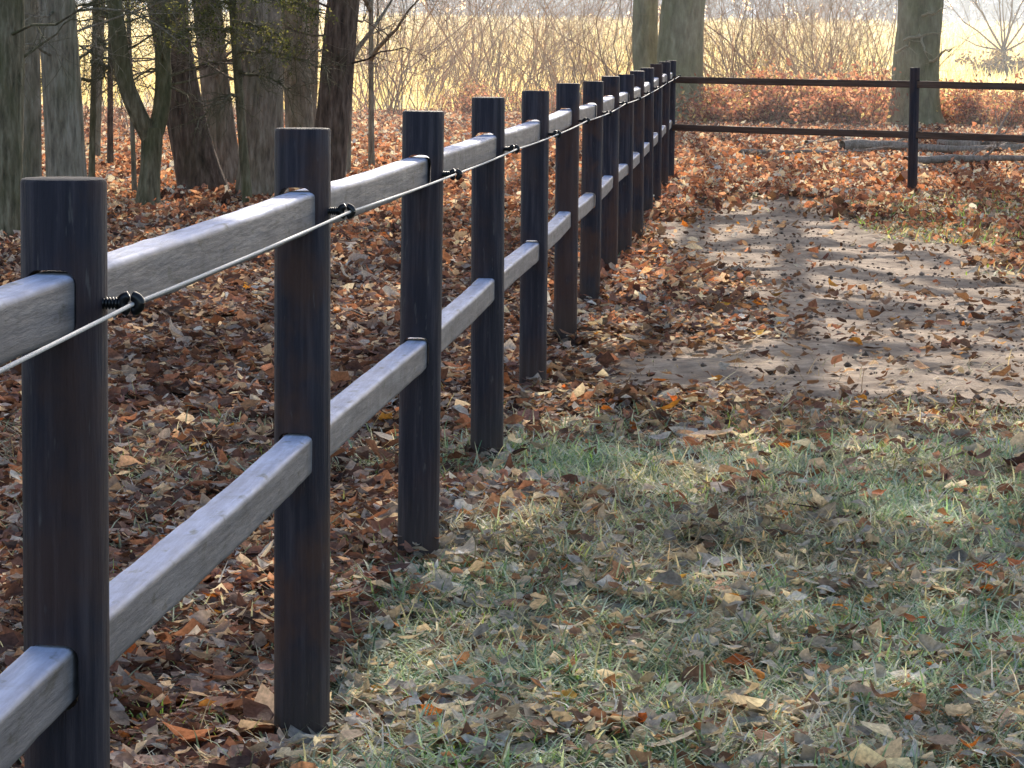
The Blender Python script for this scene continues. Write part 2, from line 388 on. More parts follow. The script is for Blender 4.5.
# ------------------------------------------------------------------ grass and straw blades
def blades(mb, x, y, length, width, pal, tilt=.9, z=None, zoff=0.0, tinted=1):
    n = len(x); z = terrain(x, y) if z is None else z
    L = length * rng.uniform(.5, 1.4, n); W = width * rng.uniform(.6, 1.4, n)
    yaw = rng.uniform(0, 2 * math.pi, n); t0 = np.clip(rng.normal(tilt, .35, n), 0.02, 1.5); bend = rng.uniform(.1, .9, n)
    c = pal[rng.integers(0, len(pal), n)] * np.clip(1.05 + tinted * 2.0 * (fbm(x, y, .34, 61) - .5), .25, 1.6)[:, None] * rng.uniform(.65, 1.35, n)[:, None]
    tint = tinted * sstep(.4, .62, fbm(x, y, .7, 64))[:, None]; c = c * (A_([1.12, 1.0, .86]) * (1 - tint) + A_([.86, 1.0, .86]) * tint)
    dx, dy = np.cos(yaw), np.sin(yaw); sx, sy = -dy, dx
    P = []; h = zoff + np.zeros(n); r = np.zeros(n); ang = t0.copy()
    for k in range(4):
        w = W * (1, .95, .7, .08)[k] * .5
        P.append(np.stack([x + dx * r - sx * w, y + dy * r - sy * w, z + h], 1)); P.append(np.stack([x + dx * r + sx * w, y + dy * r + sy * w, z + h], 1))
        r = r + L / 3 * np.sin(ang); h = h + L / 3 * np.cos(ang); ang = np.minimum(ang + bend * .6, 1.9)
    V = np.stack(P, 1); base = np.arange(n)[:, None, None] * 8
    q = (np.array([[[0, 1, 3, 2], [2, 3, 5, 4], [4, 5, 7, 6]]]) + base).reshape(-1, 4) + mb.n
    mb.v.append(V.reshape(-1, 3)); mb.c.append(np.clip(np.repeat(c, 8, 0), 0, .9)); mb.n += n * 8; mb.f.setdefault(4, []).append(q)
G_near = np.array([(.50, .58, .48), (.34, .45, .36), (.64, .66, .56), (.44, .58, .32), (.68, .70, .62), (.78, .73, .60), (.18, .28, .20), (.84, .79, .66), (.62, .55, .44), (.46, .56, .52), (.60, .70, .60), (.26, .38, .24)])
G_green = np.array([(.22, .42, .10), (.36, .58, .14), (.50, .68, .24), (.14, .30, .12), (.62, .72, .32)])
G_straw = np.array([(.55, .48, .34), (.42, .36, .24), (.62, .56, .42), (.34, .27, .18)])
mb = MB()
x, y = scatter(420000, 5.9, 14.5, 1.15); k = rng.random(len(x)) < grass_mask(x, y) * .8
blades(mb, x[k], y[k], .085, .0050, G_near, 1.25, zoff=.012)
x, y = scatter(190000, 5.9, 15, 1.15); tuft = sstep(.54, .64, fbm(x, y, .42, 71)) * (x > fence_x(y) - .1) * (1 - sstep(11, 14, y)); k = rng.random(len(x)) < tuft * .95
blades(mb, x[k], y[k], .062, .005, G_green, 1.0, tinted=.6)
x, y = scatter(120000, 6, 12, 1.15); tuft = sstep(.62, .72, fbm(x, y, .6, 75)) * (x < fence_x(y)); k = rng.random(len(x)) < tuft * .55
blades(mb, x[k], y[k], .06, .004, G_green, .8)
x, y = scatter(90000, 21, 36, 1.2); k = rng.random(len(x)) < grass_mask(x, y) * (1 - path_mask(x, y))
blades(mb, x[k], y[k], .10, .011, np.concatenate([G_straw * 1.25, G_straw, G_green]), 1.1)
x, y = scatter(30000, 6, 16, 1.15); k = rng.random(len(x)) < (.25 + grass_mask(x, y)) * .4
blades(mb, x[k], y[k], .15, .0035, G_straw, 1.25)
for n in range(14):                                     # tufts against the post feet
    bx, by = FX0 + n * FDX, FY0 + n * FDY; m_ = 60 if n < 5 else 30
    a = rng.uniform(0, 6.28, m_); rr = rng.uniform(.055, .13, m_); blades(mb, bx + rr * np.cos(a), by + rr * np.sin(a), .07, .004, np.concatenate([G_near, G_straw]), .55)
tag(mb.build('grass', M_grass, smooth=True), 'matted grey green grass and straw between the fallen leaves', 'grass', None, 'stuff')

# the bright tall dry grass of the field
G_field = np.array([(.90, .86, .58), (.90, .88, .68), (.90, .82, .48), (.90, .86, .62), (.88, .76, .42), (.80, .84, .50)])
mb = MB()
for n, y0, y1, L, W in ((26000, 68, 95, .42, .03), (26000, 95, 150, .5, .05), (20000, 150, 232, .5, .09)):
    x, y = scatter(n, y0, y1, 1.5); k = rng.random(n) < sstep(66, 78, y + rng.normal(0, 2, n))
    blades(mb, x[k], y[k], L, W, G_field, .22, tinted=0)
tag(mb.build('field_grass', M_straw), 'bright backlit straw coloured tall grass in the field', 'field grass', None, 'stuff')

# ------------------------------------------------------------------ the fences
RW, RH = .062, .077; UP0, LO0 = 1.002, .520; PH = 1.20; PR = .0555
def make_post_mesh(slot_sides=True):
    """round post with two slots for the rails; local Y runs along the fence"""
    bpy.ops.mesh.primitive_cylinder_add(vertices=48, radius=PR, depth=PH + .35, location=(0, 0, PH / 2 - .175)); p = bpy.context.object
    mods = []
    bv = p.modifiers.new('b', 'BEVEL'); bv.width = .006; bv.segments = 2; bv.limit_method = 'ANGLE'; bv.angle_limit = 1.0
    cutters = []
    for z0 in (UP0, LO0):
        bpy.ops.mesh.primitive_cube_add(size=1, location=(-.009, 0, z0 + RH / 2 + .001)); c = bpy.context.object
        c.scale = (RW + .006, .3, RH + .008); cb = c.modifiers.new('b', 'BEVEL'); cb.width = .019; cb.segments = 4; cb.limit_method = 'NONE'
        bpy.ops.object.transform_apply(location=False, rotation=False, scale=True); bpy.context.view_layer.update()
        bm_ = p.modifiers.new('x', 'BOOLEAN'); bm_.object = c; bm_.operation = 'DIFFERENCE'; bm_.solver = 'EXACT'; cutters.append(c)
    bpy.context.view_layer.update()
    dg = bpy.context.evaluated_depsgraph_get(); me = bpy.data.meshes.new_from_object(p.evaluated_get(dg)); me.name = 'post'
    me.transform(p.matrix_world)
    for c in cutters + [p]: bpy.data.objects.remove(c, do_unlink=True)
    me.materials.clear(); me.materials.append(M_post)
    for pl in me.polygons: pl.use_smooth = True
    me.set_sharp_from_angle(angle=math.radians(32))
    return me
post_me = make_post_mesh()

def rail_mesh(length, mat, seed):
    """sawn rail with rounded arrises and slightly wavering faces; local Y is its length"""
    r_ = np.random.default_rng(seed); seg = 28; prof = []
    ch = .010
    hw, hh = RW / 2, RH / 2
    for cx, cy, a0 in ((hw - ch, hh - ch, 0), (-hw + ch, hh - ch, 90), (-hw + ch, -hh + ch, 180), (hw - ch, -hh + ch, 270)):
        q0 = math.radians(a0); t0 = A_([-math.sin(q0), math.cos(q0)]); e0 = A_([cx + ch * math.cos(q0), cy + ch * math.sin(q0)])
        prof.append(tuple(e0 - t0 * .003))
        for k in range(4):
            a = math.radians(a0 + k * 30); prof.append((cx + ch * math.cos(a), cy + ch * math.sin(a)))
        q1 = math.radians(a0 + 90); t1 = A_([-math.sin(q1), math.cos(q1)]); prof.append(tuple(A_([cx + ch * math.cos(q1), cy + ch * math.sin(q1)]) + t1 * .003))
    prof = np.array(prof); k = len(prof); V = []
    for i in range(seg + 1):
        t = i / seg; yv = (t - .5) * length
        wob = 1 + r_.normal(0, .009, (1, 1)) + .006 * np.sin(np.arange(k)[:, None] * 1.3 + i * .7); q = prof * wob
        sag = -.004 * math.sin(math.pi * t)
        V.append(np.column_stack([q[:, 0] + .003 * math.sin(t * 5 + seed), np.full(k, yv), q[:, 1] + sag]))
    V = np.concatenate(V); i = np.arange(seg)[:, None] * k; j = np.arange(k)[None, :]; j2 = (j + 1) % k
    mb = MB(); mb.add(V, np.stack([i + j, i + j2, i + k + j2, i + k + j], -1).reshape(-1, 4))
    mb.f[k] = [np.array([list(range(k))]), np.array([list(range(k - 1, -1, -1))]) + seg * k][:]
    return mb.build('rail', mat)

def insulator(parent):
    """black ribbed ring insulator screwed into the side of a post, ring open along local Y"""
    mb = MB()
    for xx in np.linspace(PR - .004, PR + .018, 6):                  # ribbed stem
        tube(mb, [(xx - .0025, 0, 0), (xx, 0, 0), (xx + .0025, 0, 0)], [.006, .0105, .006], 14)
    tube(mb, [(PR - .006, 0, 0), (PR + .024, 0, 0)], [.0065, .0065], 12)
    c = PR + .033
    th = np.linspace(0, 2 * math.pi, 29)
    tube(mb, [(c + .0118 * math.cos(t), .0, .0118 * math.sin(t)) for t in th], [.0085] * 29, 10)
    o = mb.build('ring_insulator', M_plastic, parent)
    o.location = (.004, -.012, 1.032); o.scale = (.95, .82, .82); return o

fence_dir = math.atan2(-FDX, FDY)
fence = empty('post_and_rail_fence', (FX0, FY0, 0)); tag(fence, 'long row of round dark posts with two pale grey slotted rails receding to the corner', 'fence')
proto_post = None; post_z = []
posts_xy = [(FX0 + n * FDX, FY0 + n * FDY) for n in range(-1, 14)]
rails_y = []
for n, (bx, by) in zip(range(-1, 14), posts_xy):
    bz = float(terrain(bx, by)); bz = .06 * float(sstep(22, 36, by)) + rnd.uniform(-.007, .007) - (.022, .014)[n + 1] * (n < 1) if n < 1 else .06 * float(sstep(22, 36, by)) + rnd.uniform(-.010, .010)
    post_z.append(bz)
    o = bpy.data.objects.new('post', post_me); COL.objects.link(o); o.parent = fence
    o.location = (bx - FX0 + .005 * (n == 0), by - FY0, bz); o.rotation_euler = (rnd.uniform(-.010, .010), rnd.uniform(-.008, .008), fence_dir + rnd.uniform(-.03, .03))
    ins = insulator(o) if proto_post is None else None
    if proto_post is None: proto_post = ins
    else:
        c = proto_post.copy(); COL.objects.link(c); c.parent = o; c.location.z = 1.032 + rnd.uniform(-.008, .008)
        ins = c
    post_z[-1] = (bx, by, bz, ins.location.z)
    if n < 1: zi = (1.015, 1.040)[n + 1]; ins.location.z = zi; post_z[-1] = (bx, by, bz, zi)
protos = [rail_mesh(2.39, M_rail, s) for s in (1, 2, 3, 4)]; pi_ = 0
def put_rail(parent, a, b, za, zb, protos, origin, first):
    mx, my = (a[0] + b[0]) / 2, (a[1] + b[1]) / 2
    L = math.dist(a, b); yaw = math.atan2(-(b[0] - a[0]), b[1] - a[1]); pit = math.atan2(zb - za, L)
    o = protos[first] if first < len(protos) else protos[first % len(protos)].copy()
    if first >= len(protos): COL.objects.link(o)
    o.parent = parent; o.location = (mx - origin[0] - .010 * math.cos(yaw), my - origin[1] - .010 * math.sin(yaw), (za + zb) / 2 + RH / 2)
    o.rotation_euler = (pit, rnd.uniform(-.015, .015), yaw + (math.pi if first % 3 == 1 else 0)); o.scale = (1, (L - .012) / 2.39, 1)
    if first % 3 == 1: o.rotation_euler[0] = -pit
    return o
cnt = 0
zz = {}
for n in range(len(posts_xy)):
    zz[n] = (post_z[n][2] + UP0 + rnd.uniform(-.004, .004), post_z[n][2] + LO0 + rnd.uniform(-.006, .006))
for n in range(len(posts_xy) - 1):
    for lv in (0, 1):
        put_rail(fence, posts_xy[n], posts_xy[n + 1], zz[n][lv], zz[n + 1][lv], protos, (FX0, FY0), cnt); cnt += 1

# back fence from the corner to the right
back = empty('paddock_fence', (1.56, 35.72, .06)); tag(back, 'dark two rail fence crossing behind the path from the corner post to the right edge', 'fence')
B0 = posts_xy[-1]; bd = np.array([3.81 - B0[0], 33.65 - B0[1]]); bpos = [B0]
for k in range(1, 4): bpos.append((B0[0] + bd[0] * k, B0[1] + bd[1] * k))
by_ = math.atan2(-bd[0], bd[1])
for k in range(1, 4):
    o = bpy.data.objects.new('post', post_me); COL.objects.link(o); o.parent = back
    o.location = (bpos[k][0] - 1.56, bpos[k][1] - 35.72, 0); o.rotation_euler = (0, 0, by_); o.scale = (.86, .86, 1)
LB = math.hypot(*bd)
bprot = [rail_mesh(2.39, M_rail_dark, s) for s in (5, 6)]
c2 = 0
for k in range(3):
    for lv, z0 in ((0, UP0), (1, LO0)):
        o = put_rail(back, bpos[k], bpos[k + 1], z0, z0, bprot, (1.56, 35.72), c2); c2 += 1; o.scale.z = .86; o.scale.x = .8
back.location = (1.56, 35.72, .028)

# electric rope through the ring insulators
pts = []; off = PR + .033
cxn, sxn = math.cos(fence_dir), math.sin(fence_dir)
anch = []
for (bx, by, bz, iz) in post_z:
    anch.append(np.array([bx + off * cxn, by - .012 + off * sxn, bz + iz]))
for a, b in zip(anch[:-1], anch[1:]):
    for k in range(12):
        t = k / 12; p = a * (1 - t) + b * t; p[2] -= .0022 * 4 * t * (1 - t); pts.append(p)
pts.append(anch[-1])
mb = MB(); tube(mb, pts, [.0028] * len(pts), 8)
tag(mb.build('fence_rope', M_rope), 'thin white electric fence rope strung through black ring insulators along the posts', 'rope')

# ------------------------------------------------------------------ trees
def branch(mb, p, d, L, r, depth, rr, droop=0.0, up=.15, sides=5, kids=(5, 6, 6), col=None, wander=.18, spread=.75):
    n = 5; pts = [p.copy()]; q = p.copy(); v = d / np.linalg.norm(d)
    for k in range(n):
        v = v + rr.normal(0, wander, 3) + np.array([0, 0, up - droop * (k / n)]); v /= np.linalg.norm(v)
        q = q + v * L / n; pts.append(q.copy())
    pts = np.array(pts); rad = np.linspace(r, r * .22, n + 1)
    tube(mb, pts, rad, max(3, sides), col=col)
    if depth > 0:
        m = kids[min(depth - 1, len(kids) - 1)]
        for k in range(m):
            t = rr.uniform(.2, 1.0) * n; i = min(int(t), n - 1); f = t - i
            s = pts[i] * (1 - f) + pts[i + 1] * f; ax = pts[i + 1] - pts[i]; ax /= np.linalg.norm(ax)
            side = rr.normal(0, 1, 3); side -= ax * side.dot(ax); side /= np.linalg.norm(side)
            branch(mb, s, ax * .8 + side * spread, L * rr.uniform(.35, .6), max(r * (1 - .15 * t) * .45, .0025), depth - 1, rr, droop, up, max(3, sides - 1), kids, col, wander, spread)
    return pts

def leaf_cloud(mb, centers, spread, n, size, pal, rr, squash=.7):
    """small leaf quads scattered in clumps round the given centres"""
    k = rr.integers(0, len(centers), n); c = centers[k] + rr.normal(0, 1, (n, 3)) * np.array([spread, spread, spread * squash])
    a = rr.normal(0, 1, (n, 3)); a /= np.linalg.norm(a, axis=1)[:, None]; b = rr.normal(0, 1, (n, 3)); b -= a * (a * b).sum(1)[:, None]; b /= np.linalg.norm(b, axis=1)[:, None]
    s = (size * rr.uniform(.5, 1.4, n))[:, None]
    V = np.stack([c - a * s, c + b * s * .5, c + a * s, c - b * s * .5], 1)
    col = pal[rr.integers(0, len(pal), n)] * rr.uniform(.55, 1.3, n)[:, None] * (.6 + .8 * rr.random(len(centers))[k])[:, None]
    q = np.arange(n * 4).reshape(-1, 4) + mb.n
    mb.v.append(V.reshape(-1, 3)); mb.c.append(np.clip(np.repeat(col, 4, 0), 0, .9)); mb.n += n * 4; mb.f.setdefault(4, []).append(q)

A_ = np.array
BROWNLEAF = A_([(.34, .16, .07), (.42, .22, .10), (.26, .12, .05)])
def make_tree(name, label, base_px, xtop, width_px, H, mat, crown0, limbs, seed, cat='tree', shift=0, group=None, leafy=0, flare=.30, lump=.06, limb_len=.32, wpy=None, kids=(5, 6, 6), Y=None, taper=1.0, limb_r=.5, low=0, flat=0):
    rr = np.random.default_rng(seed)
    if Y is None: bx, by = ground_at(*base_px)
    else:
        d = ray(*base_px); bx, by = d[0] / d[1] * Y, Y
    bz = float(terrain(bx, by)); sc = FPX / by
    r0 = width_px / 2 / sc; lean = (xtop - base_px[0]) / sc; hv = CAMZ + 50 / sc - bz
    root = empty(name, (bx, by, bz)); tag(root, label, cat, group)
    zs = np.concatenate([np.linspace(-.35, 3.0, 40), np.linspace(3.0, H, 20)[1:]])
    slope = lean / hv
    px = np.where(zs < hv, slope * np.maximum(zs, 0), slope * hv + slope * (H * .35) * (1 - np.exp(-(zs - hv) / (H * .35))))
    px = px + shift * sstep(2.4, 17, zs)
    px = px + .03 * r0 / .2 * np.sin(zs * 1.6 + seed); py = .05 * np.sin(zs * .9 + seed * 2) * np.minimum(zs, 3) / 3
    rad = r0 * (1 + flare * np.exp(-np.maximum(zs, 0) / .22)) * np.clip(1 - .72 * (np.maximum(zs, 0) / H) ** taper, .1, 1)
    pts = np.column_stack([px, py, zs])
    mb = MB(); tube(mb, pts, rad, 40, lump, seed)
    mb.build('trunk', mat, root)
    if low:
        for k in range(low):
            i = np.searchsorted(zs, rr.uniform(.9, 2.5)); a = rr.uniform(math.pi, 2 * math.pi) if rr.random() < .7 else rr.uniform(0, math.pi)
            wb = MB(); branch(wb, pts[i] + A_([math.cos(a), math.sin(a), 0]) * rad[i] * .8, A_([math.cos(a), math.sin(a) * .7, rr.uniform(-.2, .35)]), rr.uniform(.5, 1.6), .012, 2, rr, .22, .06, 5, (5, 7), None, .2, .8)
            wb.build('branch', mat, root)
    if limbs:
        cb = MB(); tips = []
        for k in range(limbs):
            h = crown0 + (H - crown0) * ((k + rr.random()) / limbs) ** .85
            i = np.searchsorted(zs, min(h, H * .985)) - 1; p = pts[i]; a = rr.uniform(0, 2 * math.pi)
            if flat: a = (k % 2) * math.pi + rr.uniform(-.45, .45)
            L = H * limb_len * (1 - .55 * (h - crown0) / (H - crown0 + .01)) * rr.uniform(.7, 1.15)
            tp = branch(cb, p, A_([math.cos(a), math.sin(a), rr.uniform(.3, .9)]), L, max(rad[i] * limb_r, .03), 3, rr, 0, .07, 6, kids, None, .14, .8)
            tips += [tp[-1], tp[-2], tp[-3]]
        tips.append(pts[-1])
        cr = cb.build('crown', mat, root)
        if leafy:
            lb = MB(); leaf_cloud(lb, A_(tips), H * .05, leafy, .07, BROWNLEAF, rr); lb.build('dead_leaves', M_foliage, cr)
    return root, pts, rad, (bx, by, bz, sc)

# big trees beyond the back fence; their crowns, high above, shade the foreground
beech_l, *_ = make_tree('beech_tree', 'greenish smooth trunk, the slimmer left one of the pair behind the corner post', (648, 121), 645, 26, 42, M_bark_beech, 25.5, 26, 21, group='beeches beyond the back fence', leafy=9000)
beech_r, bpts, brad, binf = make_tree('beech_tree', 'broad pale green beech trunk, right half of the pair behind the corner post', (682, 122), 681, 46, 43, M_bark_beech, 25, 21, 22, group='beeches beyond the back fence', leafy=6000)
beech_o, opts, orad, oinf = make_tree('beech_tree', 'thick mossy trunk standing behind the single post of the back fence', (919, 127), 914, 47, 43, M_bark_beech, 25, 23, 23, group='beeches beyond the back fence', leafy=12000)
# two slim young trees whose shadows stripe the path
make_tree('young_tree', 'slim stem half hidden behind the left edge of the broad right twin beech', (684, 104), 684, 13, 38, M_bark_grey, 17, 30, 24, group='slim trees behind the twin beeches', flare=.3, limb_len=.17, kids=(1, 1, 2), limb_r=1.35, flat=1, Y=67.5, taper=3.0, shift=1.08)
make_tree('young_tree', 'slim stem hidden behind the right edge of the broad right twin beech', (694, 104), 694, 15, 38, M_bark_grey, 17, 36, 25, group='slim trees behind the twin beeches', flare=.3, limb_len=.2, kids=(1, 1, 2), limb_r=1.35, flat=1, Y=68.5, taper=3.0, shift=1.62)

# woodland at the left
WG = 'trunks of the wood on the left'
make_tree('oak_tree', 'thick dark trunk cut by the left edge of the photo', (1, 243), 1, 42, 17, M_bark_moss, 6, 12, 31, group=WG, leafy=1500, low=9)
make_tree('oak_tree', 'slim pale trunk squeezed between the two thick trunks at the far left', (31, 214), 30, 19, 16, M_bark_grey, 6, 10, 32, group=WG, leafy=1500, low=9)
make_tree('oak_tree', 'grey trunk rising behind the nearest fence post', (65, 221), 60, 39, 18, M_bark_grey, 6, 14, 33, group=WG, leafy=2500, low=9)
make_tree('stem', 'thin dark red stem between the grey trunk and the forked tree', (110, 168), 111, 6, 6, M_bark_dark, 4, 5, 34, group=WG, flare=.2, kids=(2, 3, 3))
make_tree('oak_tree', 'trunk leaning left beside the forked tree, its foot lost in shadow', (205, 193), 163, 40, 17, M_bark_dark, 6, 13, 35, group=WG, leafy=2500, low=9)
make_tree('oak_tree', 'straight brown trunk between the leaning trunk and the widest one', (229, 188), 203, 31, 17, M_bark_oak, 6, 12, 36, group=WG, leafy=2500, low=9)
make_tree('oak_tree', 'widest brown trunk of the group left of the second fence post', (264, 199), 254, 45, 19, M_bark_oak, 6, 15, 37, group=WG, leafy=3500, low=9)
make_tree('oak_tree', 'greyer trunk seen just above the second fence post', (300, 186), 291, 29, 17, M_bark_grey, 6, 12, 38, group=WG, leafy=2500, low=9)
make_tree('oak_tree', 'dark reddish trunk leaning right above the second fence post', (322, 190), 345, 34, 18, M_bark_dark, 6, 13, 39, group=WG, leafy=2500, low=9)
for i, (bp_, xt, w, lab) in enumerate((((348, 176), 352, 5, 'thin grey sapling directly right of the dark leaning trunk'), ((372, 172), 369, 6, 'thin sapling bending over the leaves above the third rail bay'),
        ((135, 196), 127, 5, 'thin pale sapling touching the left side of the forked tree'))):
    make_tree('sapling', lab, bp_, xt, w, 7, M_bark_grey, 1.0, 14, 60 + i, group='saplings at the wood edge', flare=.2, kids=(2, 3, 3), limb_len=.2)

for i, (bp_, xt, w, mt, lab) in enumerate((((186, 168), 181, 13, M_bark_oak, 'narrow far trunk seen in the slit between the leaning and the straight brown trunks'),
        ((96, 160), 101, 8, M_bark_grey, 'narrow far trunk in the bright gap right of the thick grey trunk'), ((307, 172), 312, 13, M_bark_oak, 'narrow far trunk just left of the dark reddish one'))):
    make_tree('oak_tree', lab, bp_, xt, w, 15, mt, 5, 8, 80 + i, group=WG, leafy=800, low=4)
# the low forked mossy tree
def forked_tree():
    bx, by = ground_at(148, 208); sc = FPX / by; bz = float(terrain(bx, by)); rr = np.random.default_rng(5)
    root = empty('forked_tree', (bx, by, bz)); tag(root, 'small mossy tree forking low into two crooked stems, beside the leaning trunk', 'tree')
    def P(x, y): return A_([(x - 148) / sc, 0, (208 - y) / sc])
    def path(pl, r, side=0):
        p = A_([P(*q) for q in pl]); t = np.linspace(0, len(p) - 1, 26); i = np.minimum(t.astype(int), len(p) - 2); f = (t - i)[:, None]
        q = p[i] * (1 - f) + p[i + 1] * f
        for _ in range(2): q[1:-1] = (q[:-2] + 2 * q[1:-1] + q[2:]) / 4
        q[:, 1] = side * np.linspace(0, .25, len(q)); return q, np.interp(t, np.arange(len(p)), A_(r) / sc)
    mb = MB()
    q, r = path([(148, 216), (148, 200), (150, 170), (152, 140), (152, 128)], [17, 12, 10, 11, 10]); tube(mb, q, r, 16, .07, 3)
    mb.build('trunk', M_bark_moss, root)
    mb = MB(); q1, r1 = path([(150, 140), (140, 118), (127, 88), (121, 50), (117, 10), (108, -60), (104, -140)], [8.5, 9, 8.5, 8.5, 8, 6, 3], -1); tube(mb, q1, r1, 14, .07, 4); mb.build('stem', M_bark_moss, root)
    mb = MB(); q2, r2 = path([(153, 140), (160, 116), (163, 84), (160, 50), (168, 10), (176, -60), (182, -150)], [8.5, 8.5, 8.5, 8, 8.5, 6, 3], 1); tube(mb, q2, r2, 14, .07, 5); mb.build('stem', M_bark_moss, root)
    mb = MB()
    for q in (q1, q2):
        for k in range(15):
            i = rr.integers(8, 24); a = rr.uniform(0, 6.28)
            branch(mb, q[i], A_([math.cos(a) * 1.2, math.sin(a) * .6, rr.uniform(-.25, .4)]), rr.uniform(.35, .95), .012, 2, rr, .25, .1, 5, (3, 4), None, .25, .9)
    mb.build('branches', M_bark_moss, root)
forked_tree()

# drooping mossy side branches in front of the trunks (parts of the two trees they grow from)
def spray_tree(name, label, base, xtop, w, sprays, seed):
    root, pts, rad, (bx, by, bz, sc) = make_tree(name, label, base, xtop, w, 15, M_bark_moss, 6, 9, seed, group=WG, leafy=1200)
    rr = np.random.default_rng(seed + 50)
    for (x0, y0, x1, y1, green) in sprays:
        i = np.searchsorted(pts[:, 2], CAMZ - (y0 - 49) / sc - bz); s = pts[min(i, len(pts) - 1)]
        e = A_([(x1 - base[0]) / sc, -1.0, CAMZ - (y1 - 49) / sc - bz]); L = np.linalg.norm(e - s)
        mb = MB(); cl = []
        t = np.linspace(0, 1, 12)[:, None]; line = s * (1 - t) + e * t; line[:, 2] += .22 * L * (t[:, 0] * (1 - t[:, 0])) ; line += rr.normal(0, .012, line.shape)
        tube(mb, line, np.linspace(.017, .004, 12), 6)
        for k in range(30):
            j = rr.integers(1, 11); d = (e - s) / L + rr.normal(0, .45, 3) * A_([1, 1, .8]) + A_([0, 0, -.15])
            tp = branch(mb, line[j], d, rr.uniform(.15, .5), .005, 1, rr, .35, .05, 4, (4,), None, .25, .8); cl += list(tp[1:])
        b = mb.build('branch', M_bark_moss, root)
        if green:
            lb = MB(); leaf_cloud(lb, A_(cl), .03, 900, .012, A_([(.18, .22, .07), (.24, .27, .09), (.12, .15, .05), (.30, .30, .13)]), rr, .5); lb.build('foliage', M_foliage, b)
    return root
spray_tree('mossy_tree', 'slender mossy tree with drooping green sprays before the widest trunk', (247, 205), 232, 9,
           [(238, 12, 190, 45, 1), (238, 5, 330, 22, 1), (240, 40, 205, 40, 1), (242, 62, 336, 74, 0), (242, 30, 300, 52, 1), (240, 85, 306, 98, 0), (243, 100, 204, 132, 0), (236, 0, 178, 20, 1), (236, -12, 290, 8, 1)], 71)
spray_tree('mossy_tree', 'slender mossy tree with bare drooping twigs in the gap left of the fork', (91, 200), 96, 6,
           [(92, 20, 140, 44, 0), (92, 8, 60, 40, 0), (93, 60, 56, 98, 0), (93, 45, 135, 96, 0), (92, 75, 120, 84, 0), (93, 90, 50, 92, 0), (95, 5, 150, 20, 1)], 72)

# little sunlit side branches on the beeches
def side_sprays(root, base_px, sc, lines, bz, yoff):
    for (x0, y0, x1, y1) in lines:
        s = A_([(x0 - base_px) / sc, yoff, CAMZ - (y0 - 53) / sc - bz]); e = A_([(x1 - base_px) / sc, yoff - .35, CAMZ - (y1 - 53) / sc - bz])
        t = np.linspace(0, 1, 7)[:, None]; l_ = s * (1 - t) + e * t + rng.normal(0, .02, (7, 3)); mb = MB()
        tube(mb, l_, np.linspace(.028, .012, 7), 6, col=(.62, .58, .42))
        for k in range(3):
            branch(mb, l_[rng.integers(2, 6)], (e - s) + rng.normal(0, .3, 3), .25, .009, 1, rng, 0, .1, 4, (2,), (.6, .56, .4))
        mb.build('side_branch', M_twig, root)
side_sprays(beech_o, 919, oinf[3], [(899, 38, 930, 33), (892, 52, 905, 42), (925, 60, 945, 47), (915, 33, 918, 53), (918, 15, 932, 9)], oinf[2], -.45)
side_sprays(beech_r, 682, binf[3], [(680, 108, 700, 86), (672, 112, 690, 98), (690, 112, 684, 96)], binf[2], -.55)

# ------------------------------------------------------------------ shrubs and saplings before the bright field
def shrub_mesh(seed, stems, h, rad, col, name='bare_shrub', spread=.45, kids=(4, 5)):
    rr = np.random.default_rng(seed); mb = MB()
    for k in range(stems):
        a = rr.uniform(0, 6.28); o = A_([math.cos(a), math.sin(a), 0]) * rr.uniform(0, .25)
        c = A_(col) * rr.uniform(.6, 1.35) * (1, rr.uniform(.9, 1.05), rr.uniform(.8, 1.1))
        branch(mb, o - A_([0, 0, .1]), A_([math.cos(a) * spread, math.sin(a) * spread, 1.]), h * rr.uniform(.6, 1.1), rad * rr.uniform(.6, 1.3), 2, rr, 0, .06, 5, kids, c, .22, .95)
    return mb.build(name, M_twig)
def place(proto, first, px, py, Y, rot, s, label, cat, group, dz=0):
    o = proto if first else proto.copy()
    if not first: COL.objects.link(o)
    d = ray(px, py)
    if Y is None: bx, by = ground_at(px, py)
    else: bx, by = d[0] / d[1] * Y, Y
    o.location = (bx, by, float(terrain(bx, by)) + dz); o.rotation_euler = (0, 0, rot); o.scale = (s, s, s * rnd.uniform(.85, 1.15))
    tag(o, label, cat, group); return o
SH = [shrub_mesh(100 + i, st, h, r, c) for i, (st, h, r, c) in enumerate(((9, 3.1, .013, (.55, .40, .27)), (7, 3.7, .015, (.60, .46, .32)), (11, 2.5, .011, (.58, .42, .29)), (6, 4.0, .018, (.52, .40, .30)), (10, 2.8, .012, (.64, .50, .35))))]
used = set()
for i in range(46):
    px = 352 + i * 6.4 + rnd.uniform(-5, 5); k = i % 5
    place(SH[k], k not in used, px, 100, rnd.uniform(64, 84), rnd.uniform(0, 6.28), rnd.uniform(.75, 1.15), 'thin leafless shrub in the tangle left of the twin beeches, before the bright field', 'bare shrub', 'bare shrubs left of the twin beeches'); used.add(k)
for i in range(28):
    px = 706 + i * 6.5 + rnd.uniform(-5, 5); k = (i * 2) % 5
    place(SH[k], False, px, 100, rnd.uniform(64, 80), rnd.uniform(0, 6.28), rnd.uniform(.75, 1.1), 'thin leafless shrub in the tangle between the beeches behind the back fence', 'bare shrub', 'bare shrubs between the beeches')
for i in range(16):
    px = 84 + i * 16 + rnd.uniform(-5, 5); k = i % 5
    place(SH[k], False, px, 130, rnd.uniform(52, 64), rnd.uniform(0, 6.28), rnd.uniform(.35, .5), 'low leafless shrub behind the trunks of the left wood', 'bare shrub', 'bare shrubs behind the left wood')

